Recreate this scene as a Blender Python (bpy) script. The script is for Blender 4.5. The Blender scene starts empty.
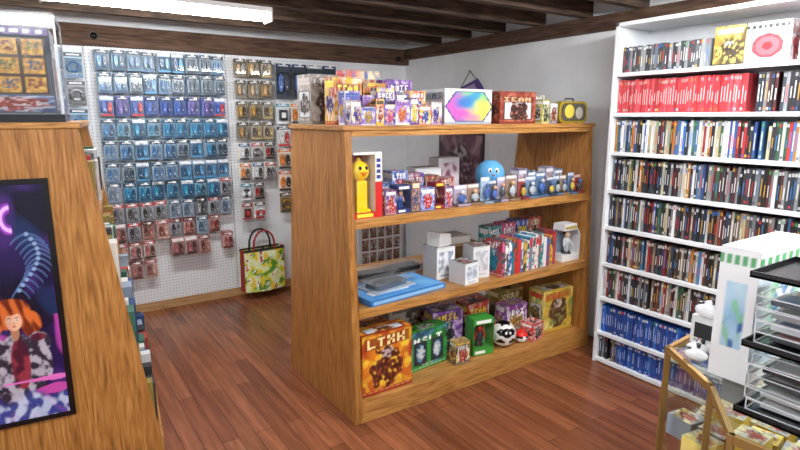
import bpy, math, random
from mathutils import Vector, Matrix, noise
random.seed(7)
scene=bpy.context.scene

# ---------------------------------------------------------------- helpers
def lin(c):
    return c/12.92 if c<=0.04045 else ((c+0.055)/1.055)**2.4
_cc={}
def C(h):
    if h in _cc: return _cc[h]
    k=h.lstrip('#')
    _cc[h]=tuple(lin(int(k[i:i+2],16)/255) for i in (0,2,4)); return _cc[h]
def mix(a,b,t):
    t=max(0,min(1,t)); return tuple(a[i]*(1-t)+b[i]*t for i in range(3))
def mul(a,k): return tuple(x*k for x in a)
def nz(x,y,z): return noise.noise(Vector((x,y,z)))
def ss(a,b,x):
    t=max(0,min(1,(x-a)/(b-a))); return t*t*(3-2*t)

def new_mat(name):
    m=bpy.data.materials.new(name); m.use_nodes=True
    nt=m.node_tree; b=nt.nodes['Principled BSDF']
    return m,nt,b
def attr_mat(name,rough=.5,metal=0,coat=0,spec=.5):
    m,nt,b=new_mat(name)
    a=nt.nodes.new('ShaderNodeAttribute'); a.attribute_name='Col'
    nt.links.new(a.outputs['Color'],b.inputs['Base Color'])
    b.inputs['Roughness'].default_value=rough; b.inputs['Metallic'].default_value=metal
    b.inputs['Coat Weight'].default_value=coat; b.inputs['Specular IOR Level'].default_value=spec
    return m
def clear_mat(name,base=.04,tint=(1,1,1),rough=.05,amp=.6):
    """thin clear sheet: Schlick-like reflectance, same from both sides"""
    m=bpy.data.materials.new(name); m.use_nodes=True; nt=m.node_tree
    nt.nodes.remove(nt.nodes['Principled BSDF']); out=nt.nodes['Material Output']
    t=nt.nodes.new('ShaderNodeBsdfTransparent'); t.inputs[0].default_value=(*tint,1)
    g=nt.nodes.new('ShaderNodeBsdfGlossy'); g.inputs['Roughness'].default_value=rough
    x=nt.nodes.new('ShaderNodeMixShader'); lw=nt.nodes.new('ShaderNodeLayerWeight'); lw.inputs[0].default_value=.5
    pw=nt.nodes.new('ShaderNodeMath'); pw.operation='POWER'; pw.inputs[1].default_value=5
    ma=nt.nodes.new('ShaderNodeMath'); ma.operation='MULTIPLY_ADD'; ma.inputs[1].default_value=amp; ma.inputs[2].default_value=base
    L=nt.links
    L.new(lw.outputs['Facing'],pw.inputs[0]); L.new(pw.outputs[0],ma.inputs[0]); L.new(ma.outputs[0],x.inputs[0])
    L.new(t.outputs[0],x.inputs[1]); L.new(g.outputs[0],x.inputs[2]); L.new(x.outputs[0],out.inputs[0])
    return m
def wood_mat(name,scale,cols,rough=.4,bump=.05,dist=.5,rings=5.0):
    m,nt,b=new_mat(name); N=nt.nodes; L=nt.links
    tc=N.new('ShaderNodeTexCoord'); mp=N.new('ShaderNodeMapping'); mp.inputs['Scale'].default_value=scale
    L.new(tc.outputs['Object'],mp.inputs[0])
    n1=N.new('ShaderNodeTexNoise'); n1.inputs['Scale'].default_value=.55; n1.inputs['Detail'].default_value=3; n1.inputs['Distortion'].default_value=dist
    n2=N.new('ShaderNodeTexNoise'); n2.inputs['Scale'].default_value=5; n2.inputs['Detail'].default_value=4
    L.new(mp.outputs[0],n1.inputs[0]); L.new(mp.outputs[0],n2.inputs[0])
    mm=N.new('ShaderNodeMath'); mm.operation='MULTIPLY'; mm.inputs[1].default_value=rings*2
    L.new(n1.outputs[0],mm.inputs[0])
    fr=N.new('ShaderNodeMath'); fr.operation='PINGPONG'; fr.inputs[1].default_value=.5
    L.new(mm.outputs[0],fr.inputs[0])
    m3=N.new('ShaderNodeMath'); m3.operation='MULTIPLY'; m3.inputs[1].default_value=.55; L.new(fr.outputs[0],m3.inputs[0])
    ad=N.new('ShaderNodeMath'); ad.operation='ADD'; L.new(m3.outputs[0],ad.inputs[0]); L.new(n2.outputs[0],ad.inputs[1])
    cr=N.new('ShaderNodeValToRGB'); e=cr.color_ramp.elements
    e[0].position=.36; e[0].color=(*cols[0],1); e[1].position=.9; e[1].color=(*cols[2],1)
    k=e.new(.6); k.color=(*cols[1],1)
    L.new(ad.outputs[0],cr.inputs[0]); L.new(cr.outputs[0],b.inputs['Base Color'])
    b.inputs['Roughness'].default_value=rough
    bp=N.new('ShaderNodeBump'); bp.inputs['Strength'].default_value=bump; L.new(n2.outputs[0],bp.inputs['Height']); L.new(bp.outputs[0],b.inputs['Normal'])
    return m

CARD=attr_mat('printed_card',.45); GLOSS=attr_mat('gloss_plastic',.22); MATTE=attr_mat('matte_surface',.75)
METAL=attr_mat('metal_surface',.35,metal=.6)
CLEAR=clear_mat('clear_plastic',.05); GLASS=clear_mat('showcase_glass',.06,(.96,.985,.97),.02,.75)
OAKV=wood_mat('oak_vertical_grain',(22,22,1.5),(C('#7a4e20'),C('#a06a30'),C('#b98648')),.38)
OAKX=wood_mat('oak_long_grain',(1.5,22,22),(C('#86592a'),C('#ac783c'),C('#c39052')),.35)
DARKW=wood_mat('dark_ceiling_wood',(1.2,14,14),(C('#2a1e16'),C('#48362a'),C('#665040')),.8,.2)
BEAMX=wood_mat('brown_beam_wood',(1.2,14,14),(C('#38261a'),C('#553c2c'),C('#6e5340')),.8,.2)
DARKY=wood_mat('dark_beam_wood',(14,1.2,14),(C('#38261a'),C('#4f3828'),C('#685040')),.8,.2)
RAW=wood_mat('raw_pine',(1.5,14,14),(C('#96703f'),C('#b0885a'),C('#c49a6c')),.6)
CREAM=wood_mat('counter_laminate',(2,2,9),(C('#a8844c'),C('#b8965c'),C('#c8a870')),.5)
MATS=[CARD,GLOSS,MATTE,CLEAR,METAL,GLASS]   # idx 0..5

class MB:
    def __init__(s): s.v=[];s.f=[];s.c=[];s.m=[];s.s=[]
    def add(s,vs,fs,col,mat=0,M=None,smooth=False):
        o=len(s.v)
        if M is not None: vs=[tuple(M@Vector(p)) for p in vs]
        s.v+=vs
        for f in fs:
            s.f.append(tuple(i+o for i in f)); s.c.append(col); s.m.append(mat); s.s.append(smooth)
    def box(s,x0,x1,y0,y1,z0,z1,col=(.8,.8,.8),mat=0,M=None):
        vs=[(x0,y0,z0),(x1,y0,z0),(x1,y1,z0),(x0,y1,z0),(x0,y0,z1),(x1,y0,z1),(x1,y1,z1),(x0,y1,z1)]
        s.add(vs,[(0,3,2,1),(4,5,6,7),(0,1,5,4),(1,2,6,5),(2,3,7,6),(3,0,4,7)],col,mat,M)
    def prism(s,poly,lo,hi,axis='z',col=(.8,.8,.8),mat=0,M=None,smooth=False):
        n=len(poly)
        def P(a,b,h): return {'z':(a,b,h),'y':(a,h,b),'x':(h,a,b)}[axis]
        vs=[P(a,b,lo) for a,b in poly]+[P(a,b,hi) for a,b in poly]
        s.add(vs,[tuple(range(n))[::-1],tuple(range(n,2*n))],col,mat,M)
        s.add(vs,[(i,(i+1)%n,(i+1)%n+n,i+n) for i in range(n)],col,mat,M,smooth)
    def cyl(s,p0,p1,r0,r1=None,n=12,col=(.8,.8,.8),mat=0,M=None,smooth=True):
        if r1 is None: r1=r0
        p0=Vector(p0);p1=Vector(p1);d=(p1-p0).normalized()
        a=d.orthogonal().normalized(); b=d.cross(a)
        vs=[]
        for p,r in((p0,r0),(p1,r1)):
            for i in range(n):
                t=2*math.pi*i/n; vs.append(tuple(p+a*(r*math.cos(t))+b*(r*math.sin(t))))
        s.add(vs,[(i,(i+1)%n,(i+1)%n+n,i+n) for i in range(n)],col,mat,M,smooth)
        s.add(vs,[tuple(range(n))[::-1],tuple(range(n,2*n))],col,mat,M,False)
    def tube(s,pts,r,n=8,col=(.8,.8,.8),mat=0,M=None):
        for a,b in zip(pts[:-1],pts[1:]): s.cyl(a,b,r,r,n,col,mat,M)
    def ell(s,c,r,nu=20,nv=12,col=(.8,.8,.8),mat=1,M=None,fn=None):
        if not hasattr(r,'__len__'): r=(r,r,r)
        vs=[];o=len(s.v)
        for j in range(nv+1):
            ph=-math.pi/2+math.pi*j/nv
            for i in range(nu):
                t=2*math.pi*i/nu
                vs.append((c[0]+r[0]*math.cos(ph)*math.cos(t),c[1]+r[1]*math.cos(ph)*math.sin(t),c[2]+r[2]*math.sin(ph)))
        if M is not None: vs=[tuple(M@Vector(p)) for p in vs]
        s.v+=vs
        for j in range(nv):
            for i in range(nu):
                s.f.append((o+j*nu+i,o+j*nu+(i+1)%nu,o+(j+1)*nu+(i+1)%nu,o+(j+1)*nu+i))
                cc=col if fn is None else fn((i+.5)/nu,(j+.5)/nv)
                s.c.append(cc);s.m.append(mat);s.s.append(True)
    def paint(s,o,u,v,nu,nv,fn,mat=0,M=None,bul=None):
        o=Vector(o);u=Vector(u);v=Vector(v);st=len(s.v)
        n=u.cross(v).normalized();cv=[]
        for j in range(nv+1):
            for i in range(nu+1):
                p=o+u*(i/nu)+v*(j/nv)
                if bul: p=p+n*bul(i/nu,j/nv)
                if M is not None: p=M@p
                s.v.append(tuple(p)); cv.append(fn(min(.9999,max(.0001,i/nu)),min(.9999,max(.0001,j/nv))))
        for j in range(nv):
            for i in range(nu):
                k=j*(nu+1)+i;a=st+k
                s.f.append((a,a+1,a+nu+2,a+nu+1)); s.c.append([cv[k],cv[k+1],cv[k+nu+2],cv[k+nu+1]]); s.m.append(mat); s.s.append(bool(bul))
    def build(s,name,mats=None,bevel=0,M=None):
        mats=mats or MATS
        vs=s.v
        if M is not None: vs=[tuple(M@Vector(p)) for p in vs]
        xs=[p[0] for p in vs];ys=[p[1] for p in vs];zs=[p[2] for p in vs]
        o=((min(xs)+max(xs))/2,(min(ys)+max(ys))/2,min(zs))
        me=bpy.data.meshes.new(name)
        me.from_pydata([(p[0]-o[0],p[1]-o[1],p[2]-o[2]) for p in vs],[],s.f)
        for m in mats: me.materials.append(m)
        me.polygons.foreach_set('material_index',s.m); me.polygons.foreach_set('use_smooth',s.s)
        ca=me.color_attributes.new('Col','FLOAT_COLOR','CORNER')
        buf=[]
        for f,c in zip(s.f,s.c):
            if isinstance(c,list):
                for q in c: buf+=[q[0],q[1],q[2],1.0]
            else: buf+=[c[0],c[1],c[2],1.0]*len(f)
        ca.data.foreach_set('color',buf); me.update()
        ob=bpy.data.objects.new(name,me); ob.location=o; scene.collection.objects.link(ob)
        if bevel:
            b=ob.modifiers.new('bevel','BEVEL'); b.width=bevel; b.segments=2; b.limit_method='ANGLE'
        return ob
def parent(child,par):
    child.parent=par; child.matrix_parent_inverse=Matrix.Translation(-Vector(par.location))

def RZ(x,y,z,deg): return Matrix.Translation((x,y,z))@Matrix.Rotation(math.radians(deg),4,'Z')

# ---------------------------------------------------------------- printed art
GLY=['010101111101101','110101110101101','011100010001110','010101101101010','111010010010010','111100110100111','101101110101101','101111111101101','110101110101110','100100100100111','111010010010111','101101010101101']
def art(seed,pal,title=True,cx=.5,cy=.42,rw=.3,rh=.34,small=False):
    pal=[C(p) if isinstance(p,str) else p for p in pal]
    o=seed*3.71; style=int(seed*7)%3
    tl=.78-.05*style; nl=4+int(seed*3)%3; slant=.0 if style else .25
    def f(u,v):
        n=nz(u*2.2+o,v*2.2,o); m=nz(u*6+o,v*6,o+5); k=nz(u*14,v*14+o,o+9)
        c=mix(pal[0],pal[1],n*1.6+.5)
        ray=math.sin(math.atan2(v-cy,u-cx)*9+o)
        c=mix(c,pal[2],.35*ss(.3,.9,ray)+.6*ss(.15,.35,m))
        d=((u-cx)/rw)**2+((v-cy)/rh)**2+m*1.1
        if style==2 and .12<v<.68 and .1<u<.9:
            c=mul(pal[0],.35)
            if .14<v<.66 and .13<u<.87: c=mix((.6,.62,.64),mul(pal[3],.8),ss(1.1,.8,d))
        if d<1.05:
            e=mix(mul(pal[3],.3),pal[3],ss(-.25,.25,k))
            e=mix(e,pal[2],ss(.25,.4,k)*.8)
            c=mix(c,e,ss(1.05,.95,d))
        h=((u-cx)/(rw*.42))**2+((v-cy-rh*.7)/(rh*.3))**2
        if h<1: c=mix(mul(pal[3],.3),mix(pal[3],(1,1,1),.35),ss(-.2,.15,k))
        if title and small:
            if .80<v<.93 and .08<u<.92: c=mix(pal[4],pal[0],.25 if .84<v<.89 and (u*5)%1<.5 else 0)
        elif title:
            vv=v-(u-.5)*slant*.15
            if tl-.02<vv<tl+.17 and .06<u<.94: c=mix(c,mul(pal[0],.5),.8)
            if tl<vv<tl+.15 and .1<u<.9:
                q=(u-.1)/.8*nl;li=int(q);gx=int((q-li)*4);gyy=4-int((vv-tl)/.15*5)
                if gx<3 and 0<=gyy<5 and GLY[int(seed*5+li*7)%12][gyy*3+gx]=='1': c=pal[4]
        if v<.07: c=mix(pal[0],pal[4],.5 if (.03<v<.05 and u*9%1<.7) else 0)
        return c
    return f
def plain(c):
    c=C(c) if isinstance(c,str) else c
    return lambda u,v:c
def pbox(name,x,y,z,w,d,h,rot=0,pal=None,seed=1,front=None,side=None,body=None,res=190,lid=True,mat=0):
    mb=MB(); e=.0008;sm=w<.1
    pal=pal or ['#333333','#666666','#cccccc','#aa3333','#ffffff']
    body=C(body) if isinstance(body,str) else (body or C(pal[0]))
    fr=front or art(seed,pal,small=sm); sd=side or art(seed+11,pal,title=True,rw=.35,rh=.2,small=d<.16)
    mb.box(-w/2,w/2,-d/2,d/2,0,h,body,mat)
    nu=max(8,min(64,int(w*res)));nv=max(10,min(70,int(h*res)));nd=max(6,min(36,int(d*res*.7)))
    mb.paint((-w/2,-d/2-e,0),(w,0,0),(0,0,h),nu,nv,fr,mat)
    mb.paint((-w/2-e,d/2,0),(0,-d,0),(0,0,h),nd,nv,sd,mat)
    mb.paint((w/2+e,-d/2,0),(0,d,0),(0,0,h),max(6,nd//2),nv//2,sd,mat)
    mb.paint((-w/2,-d/2,h+e),(w,0,0),(0,d,0),max(8,nu//2),nd,art(seed+5,pal,title=False,rw=.2,rh=.3),mat)
    if lid: mb.box(-w/2+.004,w/2-.004,-d/2-.0016,-d/2-.0009,h-.006,h-.004,mul(body,.4),mat)
    M=RZ(x,y,z,rot)
    return mb.build(name,M=M)
def winbox(name,x,y,z,w,d,h,rot,c,fig,seed=1):
    """window carton with a figure standing inside"""
    mb=MB();c=C(c);fig=[C(q) for q in fig]
    mb.box(-w/2,w/2,d/2-.003,d/2,0,h,mix(c,(1,1,1),.25),0);mb.box(-w/2,w/2,-d/2,d/2-.003,0,h*.16,c,0)
    mb.box(-w/2,w/2,-d/2,d/2-.003,h*.84,h,c,0)
    mb.box(w/2-.003,w/2,-d/2,d/2-.003,h*.16,h*.84,c,0);mb.box(-w/2,-w/2+.003,-d/2,d/2-.003,h*.16,h*.84,c,0)
    mb.box(-w/2+.003,w/2-.003,-d/2,-d/2+.001,h*.16,h*.84,(1,1,1),3)
    mb.box(-w*.36,w*.36,-d/2-.001,-d/2,h*.87,h*.96,fig[2],0);mb.box(-w*.4,w*.1,-d/2-.001,-d/2,h*.04,h*.12,fig[2],0)
    for s in(-1,1):
        mb.cyl((s*w*.09,0,h*.16),(s*w*.08,0,h*.4),w*.06,w*.08,8,fig[0],1)
        mb.cyl((s*w*.17,0,h*.58),(s*w*.26,-.005,h*.38),w*.055,w*.04,8,fig[1],1)
    mb.ell((0,0,h*.48),(w*.18,w*.13,h*.13),14,10,fig[0],1);mb.ell((0,-.002,h*.68),(w*.16,w*.15,h*.11),14,10,fig[1],1)
    mb.ell((0,.003,h*.715),(w*.17,w*.15,h*.09),12,8,mul(fig[0],.5),1)
    return mb.build(name,M=RZ(x,y,z,rot))

# ---------------------------------------------------------------- room shell
CX0,CX1,CY0,CY1,CZ=-1.35,3.34,-2.2,4.85,2.42
def simple_noise_mat(name,c1,c2,scale=3,rough=.7):
    m,nt,b=new_mat(name);N=nt.nodes;L=nt.links
    t=N.new('ShaderNodeTexNoise');t.inputs['Scale'].default_value=scale;t.inputs['Detail'].default_value=4
    tc=N.new('ShaderNodeTexCoord');L.new(tc.outputs['Object'],t.inputs[0])
    r=N.new('ShaderNodeValToRGB');r.color_ramp.elements[0].position=.35;r.color_ramp.elements[1].position=.7
    r.color_ramp.elements[0].color=(*c1,1);r.color_ramp.elements[1].color=(*c2,1)
    L.new(t.outputs[0],r.inputs[0]);L.new(r.outputs[0],b.inputs['Base Color']);b.inputs['Roughness'].default_value=rough
    return m
WALL=simple_noise_mat('white_wall_paint',C('#e4e7ea'),C('#eff1f3'))
def slab(name,b,mat):
    mb=MB();mb.box(*b);return mb.build(name,[mat])
mf,nt,b=new_mat('laminate_floor');N=nt.nodes;L=nt.links
tc=N.new('ShaderNodeTexCoord');mp=N.new('ShaderNodeMapping');mp.inputs['Rotation'].default_value=(0,0,math.radians(90))
L.new(tc.outputs['Object'],mp.inputs[0])
br=N.new('ShaderNodeTexBrick');br.inputs['Scale'].default_value=1;br.inputs['Brick Width'].default_value=.9;br.inputs['Row Height'].default_value=.085
br.inputs['Mortar Size'].default_value=.0012;br.inputs['Color1'].default_value=(*C('#78452c'),1);br.inputs['Color2'].default_value=(*C('#965c3e'),1);br.inputs['Mortar'].default_value=(*C('#3c1e12'),1);br.inputs['Bias'].default_value=0
br.offset=.37
L.new(mp.outputs[0],br.inputs[0])
mp2=N.new('ShaderNodeMapping');mp2.inputs['Scale'].default_value=(34,2.2,1);L.new(tc.outputs['Object'],mp2.inputs[0])
gn=N.new('ShaderNodeTexNoise');gn.inputs['Scale'].default_value=1;gn.inputs['Detail'].default_value=5;gn.inputs['Distortion'].default_value=.6;L.new(mp2.outputs[0],gn.inputs[0])
cr=N.new('ShaderNodeValToRGB');cr.color_ramp.elements[0].position=.3;cr.color_ramp.elements[0].color=(.58,.54,.5,1);cr.color_ramp.elements[1].position=.7;cr.color_ramp.elements[1].color=(1.12,1.1,1.06,1)
L.new(gn.outputs[0],cr.inputs[0])
mx=N.new('ShaderNodeMix');mx.data_type='RGBA';mx.blend_type='MULTIPLY';mx.inputs[0].default_value=1
L.new(br.outputs['Color'],mx.inputs[6]);L.new(cr.outputs[0],mx.inputs[7]);L.new(mx.outputs[2],b.inputs['Base Color'])
b.inputs['Roughness'].default_value=.27
slab('floor',(CX0,CX1,CY0,CY1,-.1,0),mf)
slab('ceiling',(CX0,CX1,CY0,CY1,CZ,CZ+.1),DARKW)
slab('wall_back',(CX0,CX1,CY1,CY1+.1,0,CZ),WALL)
slab('wall_right',(CX1,CX1+.1,CY0,CY1,0,CZ),WALL)
slab('wall_left',(CX0-.1,CX0,CY0,CY1,0,CZ),WALL)
slab('wall_front',(CX0,CX1,CY0-.1,CY0,0,CZ),WALL)
mb=MB();y=CY0+.15
while y<CY1-.25:
    mb.box(CX0+.002,CX1-.002,y,y+.06,2.27,CZ-.001);y+=.42
mb.build('ceiling_joists',[DARKW])
slab('trim_1',(CX0,CX1,CY1-.06,CY1-.001,2.12,2.27),BEAMX)
slab('trim_2',(CX1-.06,CX1-.001,CY0,CY1-.062,2.17,2.269),DARKY)
slab('baseboard_back',(.45,3.33,CY1-.03,CY1-.001,0,.07),RAW)

# ---------------------------------------------------------------- fluorescent lights, seen and added
em=bpy.data.materials.new('lamp_diffuser');em.use_nodes=True;nt=em.node_tree
b=nt.nodes['Principled BSDF'];b.inputs['Emission Color'].default_value=(.98,.99,1,1);b.inputs['Emission Strength'].default_value=80;b.inputs['Base Color'].default_value=(1,1,1,1)
def lamp(x,y,l=1.25,axis='x'):
    mb=MB()
    mb.box(-l/2,l/2,-.07,.07,.055,.083,C('#e8e8e8'),0)
    mb.box(-l/2-.012,-l/2,-.065,.065,.0,.083,C('#dddddd'),0);mb.box(l/2,l/2+.012,-.065,.065,.0,.083,C('#dddddd'),0)
    poly=[(.055*math.cos(t),.055+.05*math.sin(t)) for t in [math.pi+math.pi*i/10 for i in range(11)]]
    mb.prism(poly,-l/2,l/2,'x',(1,1,1),1,smooth=True)
    M=Matrix.Translation((x,y,2.27-.085))
    if axis=='y': M=M@Matrix.Rotation(math.pi/2,4,'Z')
    mb.build('fluorescent_ceiling_light',[MATTE,em],M=M)
lamp(.75,3.5,1.2);lamp(2.45,1.3);lamp(-.3,.9);lamp(1.2,-1.2);lamp(1.6,.0)  # first tube is in view; the rest are added unseen for even light

# ---------------------------------------------------------------- pegboard
mp_,nt,b=new_mat('pegboard_white');N=nt.nodes;L=nt.links
tc=N.new('ShaderNodeTexCoord')
sc=N.new('ShaderNodeVectorMath');sc.operation='SCALE';sc.inputs['Scale'].default_value=1/.0254;L.new(tc.outputs['Object'],sc.inputs[0])
fr=N.new('ShaderNodeVectorMath');fr.operation='FRACTION';L.new(sc.outputs[0],fr.inputs[0])
sb=N.new('ShaderNodeVectorMath');sb.operation='SUBTRACT';sb.inputs[1].default_value=(.5,.5,.5);L.new(fr.outputs[0],sb.inputs[0])
ml=N.new('ShaderNodeVectorMath');ml.operation='MULTIPLY';ml.inputs[1].default_value=(1,0,1);L.new(sb.outputs[0],ml.inputs[0])
ln=N.new('ShaderNodeVectorMath');ln.operation='LENGTH';L.new(ml.outputs[0],ln.inputs[0])
lt=N.new('ShaderNodeMath');lt.operation='LESS_THAN';lt.inputs[1].default_value=.14;L.new(ln.outputs['Value'],lt.inputs[0])
mx=N.new('ShaderNodeMix');mx.data_type='RGBA';mx.inputs[6].default_value=(*C('#e6e8eb'),1);mx.inputs[7].default_value=(*C('#707074'),1)
L.new(lt.outputs[0],mx.inputs[0]);L.new(mx.outputs[2],b.inputs['Base Color']);b.inputs['Roughness'].default_value=.45
PB=CY1-.022
mb=MB()
mb.box(.43,1.47,PB,CY1-.004,.072,2.118);mb.box(1.475,2.55,PB,CY1-.004,.072,2.118)
mb.build('pegboard',[mp_])

def pack(mb,x,z,w,h,yb,kind,r,style=0,full=True):
    back,strip,p1,p2=[C(c) for c in kind]
    tl=r.uniform(-.03,.03); t=.002
    M=Matrix.Translation((x,yb,z))@Matrix.Rotation(tl,4,'Y')
    mb.box(-w/2,w/2,-t,0,-h,0,back,0,M)
    if not full: return
    mb.box(-w/2,w/2,-t-.001,-t,-.03,-.004,strip,0,M)
    mb.box(-w*.34,w*.34,-t-.002,-t-.001,-.022,-.012,mix(strip,(1,1,1),.75),0,M)
    if style==0:
        for sx in(-1,1):
            mb.prism([(sx*w*.21+w*.16*math.cos(a),-h*.56+h*.27*math.sin(a)) for a in [math.pi*2*i/10 for i in range(10)]],-.022,-t-.001,'y',p1 if sx<0 else p2,1,M)
            mb.cyl((sx*w*.21,-.026,-h*.47),(sx*w*.21,-.022,-h*.47),w*.06,w*.06,6,mul(p1,.2),1,M)
            mb.box(sx*w*.21-.004,sx*w*.21+.004,-.0235,-.022,-h*.7,-h*.64,mix(p1,(1,1,1),.6),1,M)
    elif style==1:
        n=12
        pts=[(w*.3*math.cos(2*math.pi*i/n),-.015,-h*.56+w*.3*math.sin(2*math.pi*i/n)) for i in range(n+1)]
        mb.tube(pts,.008,6,p1,1,M)
        for sx in(-1,1): mb.ell((sx*w*.28,-.018,-h*.62),(.018,.014,.026),10,6,p2,1,M)
    else:
        mb.box(-w*.28,w*.28,-.03,-t,-h*.82,-h*.32,p1,1,M);mb.box(-w*.16,w*.16,-.031,-.03,-h*.7,-h*.45,p2,1,M)
    mb.box(-w*.46,w*.46,-t-.0016,-t-.0008,-h*.99,-h*.88,p2,0,M)
    mb.box(-w*.43,w*.43,-.033,-t,-h*.87,-h*.24,(1,1,1),3,M)
def hook(mb,x,z,l):
    mb.cyl((x,PB-.001,z),(x,PB-l,z+.004),.0025,.0025,6,C('#c8c8cc'),4)
    mb.box(x-.012,x+.012,PB-l-.002,PB-l,z-.004,z+.012,C('#f0f0f0'),0)
r=random.Random(3)
blueK=[('#84a8c4','#1c3048','#2f74b0','#24486c'),('#98b4c8','#1c2c40','#306ca4','#58789c'),('#7898b4','#182838','#3f98c4','#204460'),('#6884a0','#d8e0e8','#265680','#5098c8'),('#a4b4c0','#2c3a4c','#384c64','#2c4054')]
tealK=[('#6498b8','#1a3044','#2088bc','#155074'),('#5080a4','#d0d8e0','#309cc4','#1c486c'),('#80a8c0','#14242e','#207ca0','#204454')]
navyK=[('#4064a4','#14244c','#3058b8','#18306c'),('#5c78b4','#d8e0ec','#3c58b4','#c03838'),('#7070b0','#2c2460','#6450a0','#2c3470')]
pinkK=[('#c09c98','#8c3434','#b0645c','#7c403c'),('#cca8a0','#a04044','#844844','#d8ac9c'),('#b08c8c','#f0e0e0','#b8686c','#5c3838'),('#d8c4c0','#a02c30','#c07474','#603c40'),('#c4a49c','#7c3030','#6c403c','#bc7c70')]
grayK=[('#8c9098','#303236','#a0a4a8','#4a4c50'),('#a0b0c0','#384858','#506880','#90a0b4'),('#b0b4bc','#b02828','#30343c','#787c84')]
rows=[(2.09,blueK),(1.925,blueK),(1.755,navyK),(1.585,tealK),(1.42,blueK),(1.25,blueK),(1.095,tealK),(.935,grayK),(.78,pinkK),(.62,pinkK)]
mb=MB()
for ri,(z,K) in enumerate(rows):
    for ci in range(9):
        x=.535+ci*.106
        if ri==8 and ci>7 : continue
        if ri==9 and ci in(3,7): continue
        K2=K if r.random()<.88 else (blueK if ri<6 else grayK)
        hook(mb,x,z-.012,.15)
        dp=r.choice([.07,.09,.11,.12])
        for q in range(3):
            pack(mb,x,z,.09,.148,CY1-.03-dp+q*.034,r.choice(K2),r,0,q==0)
for ci in range(3):
    x=.535+ci*.106; pack(mb,x,.46,.09,.148,CY1-.1,r.choice(pinkK),r); hook(mb,x,.448,.12)
mb.build('hanging_blister_packs')
amberK=[('#a89068','#2c2a28','#c09440','#4c4436'),('#8c8474','#1d1d1f','#b88c4c','#807868'),('#b8b0a0','#3a3630','#5c5044','#c0a870')]
redK=[('#d0ccc8','#9c2424','#5a2a28','#c83a34'),('#b0acaa','#262224','#b03030','#303034'),('#dcd8d6','#b02828','#48484c','#7c7c80')]
whiteK=[('#eceef0','#2b5b8c','#f2f2f2','#30343a'),('#e4e6e8','#303030','#e8e8e8','#c03838'),('#d8dce0','#2a8ca0','#283034','#f0f0f0'),('#e8ecd8','#489030','#58b040','#f0f0f0'),('#f0e0d0','#d07020','#e08030','#404040')]
mb=MB()
for ri in range(8):
    z=2.08-ri*.175
    for ci in range(3 if ri<6 else 2):
        x=1.56+ci*.115
        hook(mb,x,z-.012,.13)
        st=0 if ri<4 else r.choice([0,1,2])
        for q in range(2): pack(mb,x,z,.092,.145,CY1-.13+q*.035,r.choice(amberK if ri<4 else (redK if r.random()<.4 else whiteK)),r,st,q==0)
for ri in range(7):
    z=1.72-ri*.2
    for ci in range(4):
        x=1.93+ci*.14
        if ri>4 and ci==0: continue
        hook(mb,x,z-.012,.12); pack(mb,x,z,.125,.18,CY1-.12,r.choice(redK+whiteK if ri<4 else amberK),r,r.choice([0,1,2]))
for ci in range(4):
    x=1.95+ci*.15
    hook(mb,x,2.05,.12); pack(mb,x,2.06,.135,.30,CY1-.12,r.choice([('#24303c','#183060','#3c68b0','#2c3444'),('#34383c','#4a88d0','#202428','#506880'),('#283038','#c8ccd4','#8090a8','#384458')]),r,r.choice([0,1]))
mb.build('hanging_accessory_packs')
mb=MB()
for i,z in enumerate((2.06,1.86,1.66)):
    mb.cyl((.35,CY1-.001,z-.01),(.35,CY1-.12,z-.01),.003,.003,6,C('#b8b8bc'),4)
    pack(mb,.35,z,.12,.18,CY1-.1,r.choice(grayK+blueK),r,1)
mb.build('hanging_cable_packs')
def on_beam(name,x,y,z):
    mb=MB();mb.cyl((x,y,z),(x,y-.025,z),.03,.03,16,C('#505050'),1)
    mb.ell((x,y-.03,z-.004),(.026,.03,.026),16,8,C('#0c0c0e'),1);mb.build(name)
on_beam('security_camera',.50,CY1-.0605,2.19);on_beam('security_camera',3.2,CY1-.0605,2.17)

# ---------------------------------------------------------------- tote bag
mb=MB()
def tote(u,v):
    n=nz(u*5,v*5,2.2);m=nz(u*9+4,v*9,7.1)
    c=C('#e4ecb8')
    if n>.0: c=C('#c8dc3c')
    if n>.25: c=C('#4f8d2c')
    if m>.22: c=C('#ecc92c')
    if m<-.3: c=C('#f4f4ee')
    if m<-.45: c=C('#b83420')
    if v>.93: c=C('#20241c')
    return c
w,h=.38,.38
mb.paint((-w/2,-.05,0),(w,0,0),(0,0,h),40,40,tote,2,bul=lambda u,v:.05*math.sin(math.pi*u)*max(0,math.cos(v*math.pi/2))**.6)
mb.paint((w/2,.05,0),(-w,0,0),(0,0,h),28,28,tote,2,bul=lambda u,v:.02*math.sin(math.pi*u)*max(0,math.cos(v*math.pi/2)))
mb.prism([(-.05,0),(.05,0),(.02,h),(-.05,h)],-w/2-.004,-w/2,'x',C('#a52a20'),2)
mb.prism([(-.05,0),(.05,0),(.02,h),(-.05,h)],w/2,w/2+.004,'x',C('#a52a20'),2)
mb.box(-w/2,w/2,-.05,.05,-.003,0,C('#a52a20'),2)
for yy,c in((-.052,'#a52a20'),(.045,'#1c1c1c')):
    pts=[(-.1,yy,h-.1),(-.1,yy,h)]+[(-.1*math.cos(t),yy,h+.16*math.sin(t)**.8) for t in [math.pi*i/10 for i in range(1,10)]]+[(.1,yy,h),(.1,yy,h-.1)]
    mb.tube(pts,.009,6,C(c),2)
mb.build('tote_bag',M=RZ(1.66,CY1-.17,.075,4))
mb=MB();mb.tube([(1.66,PB-.001,.6),(1.66,CY1-.24,.595),(1.66,CY1-.24,.62)],.004,6,C('#c8c8cc'),4);mb.build('bag_hook')

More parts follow.
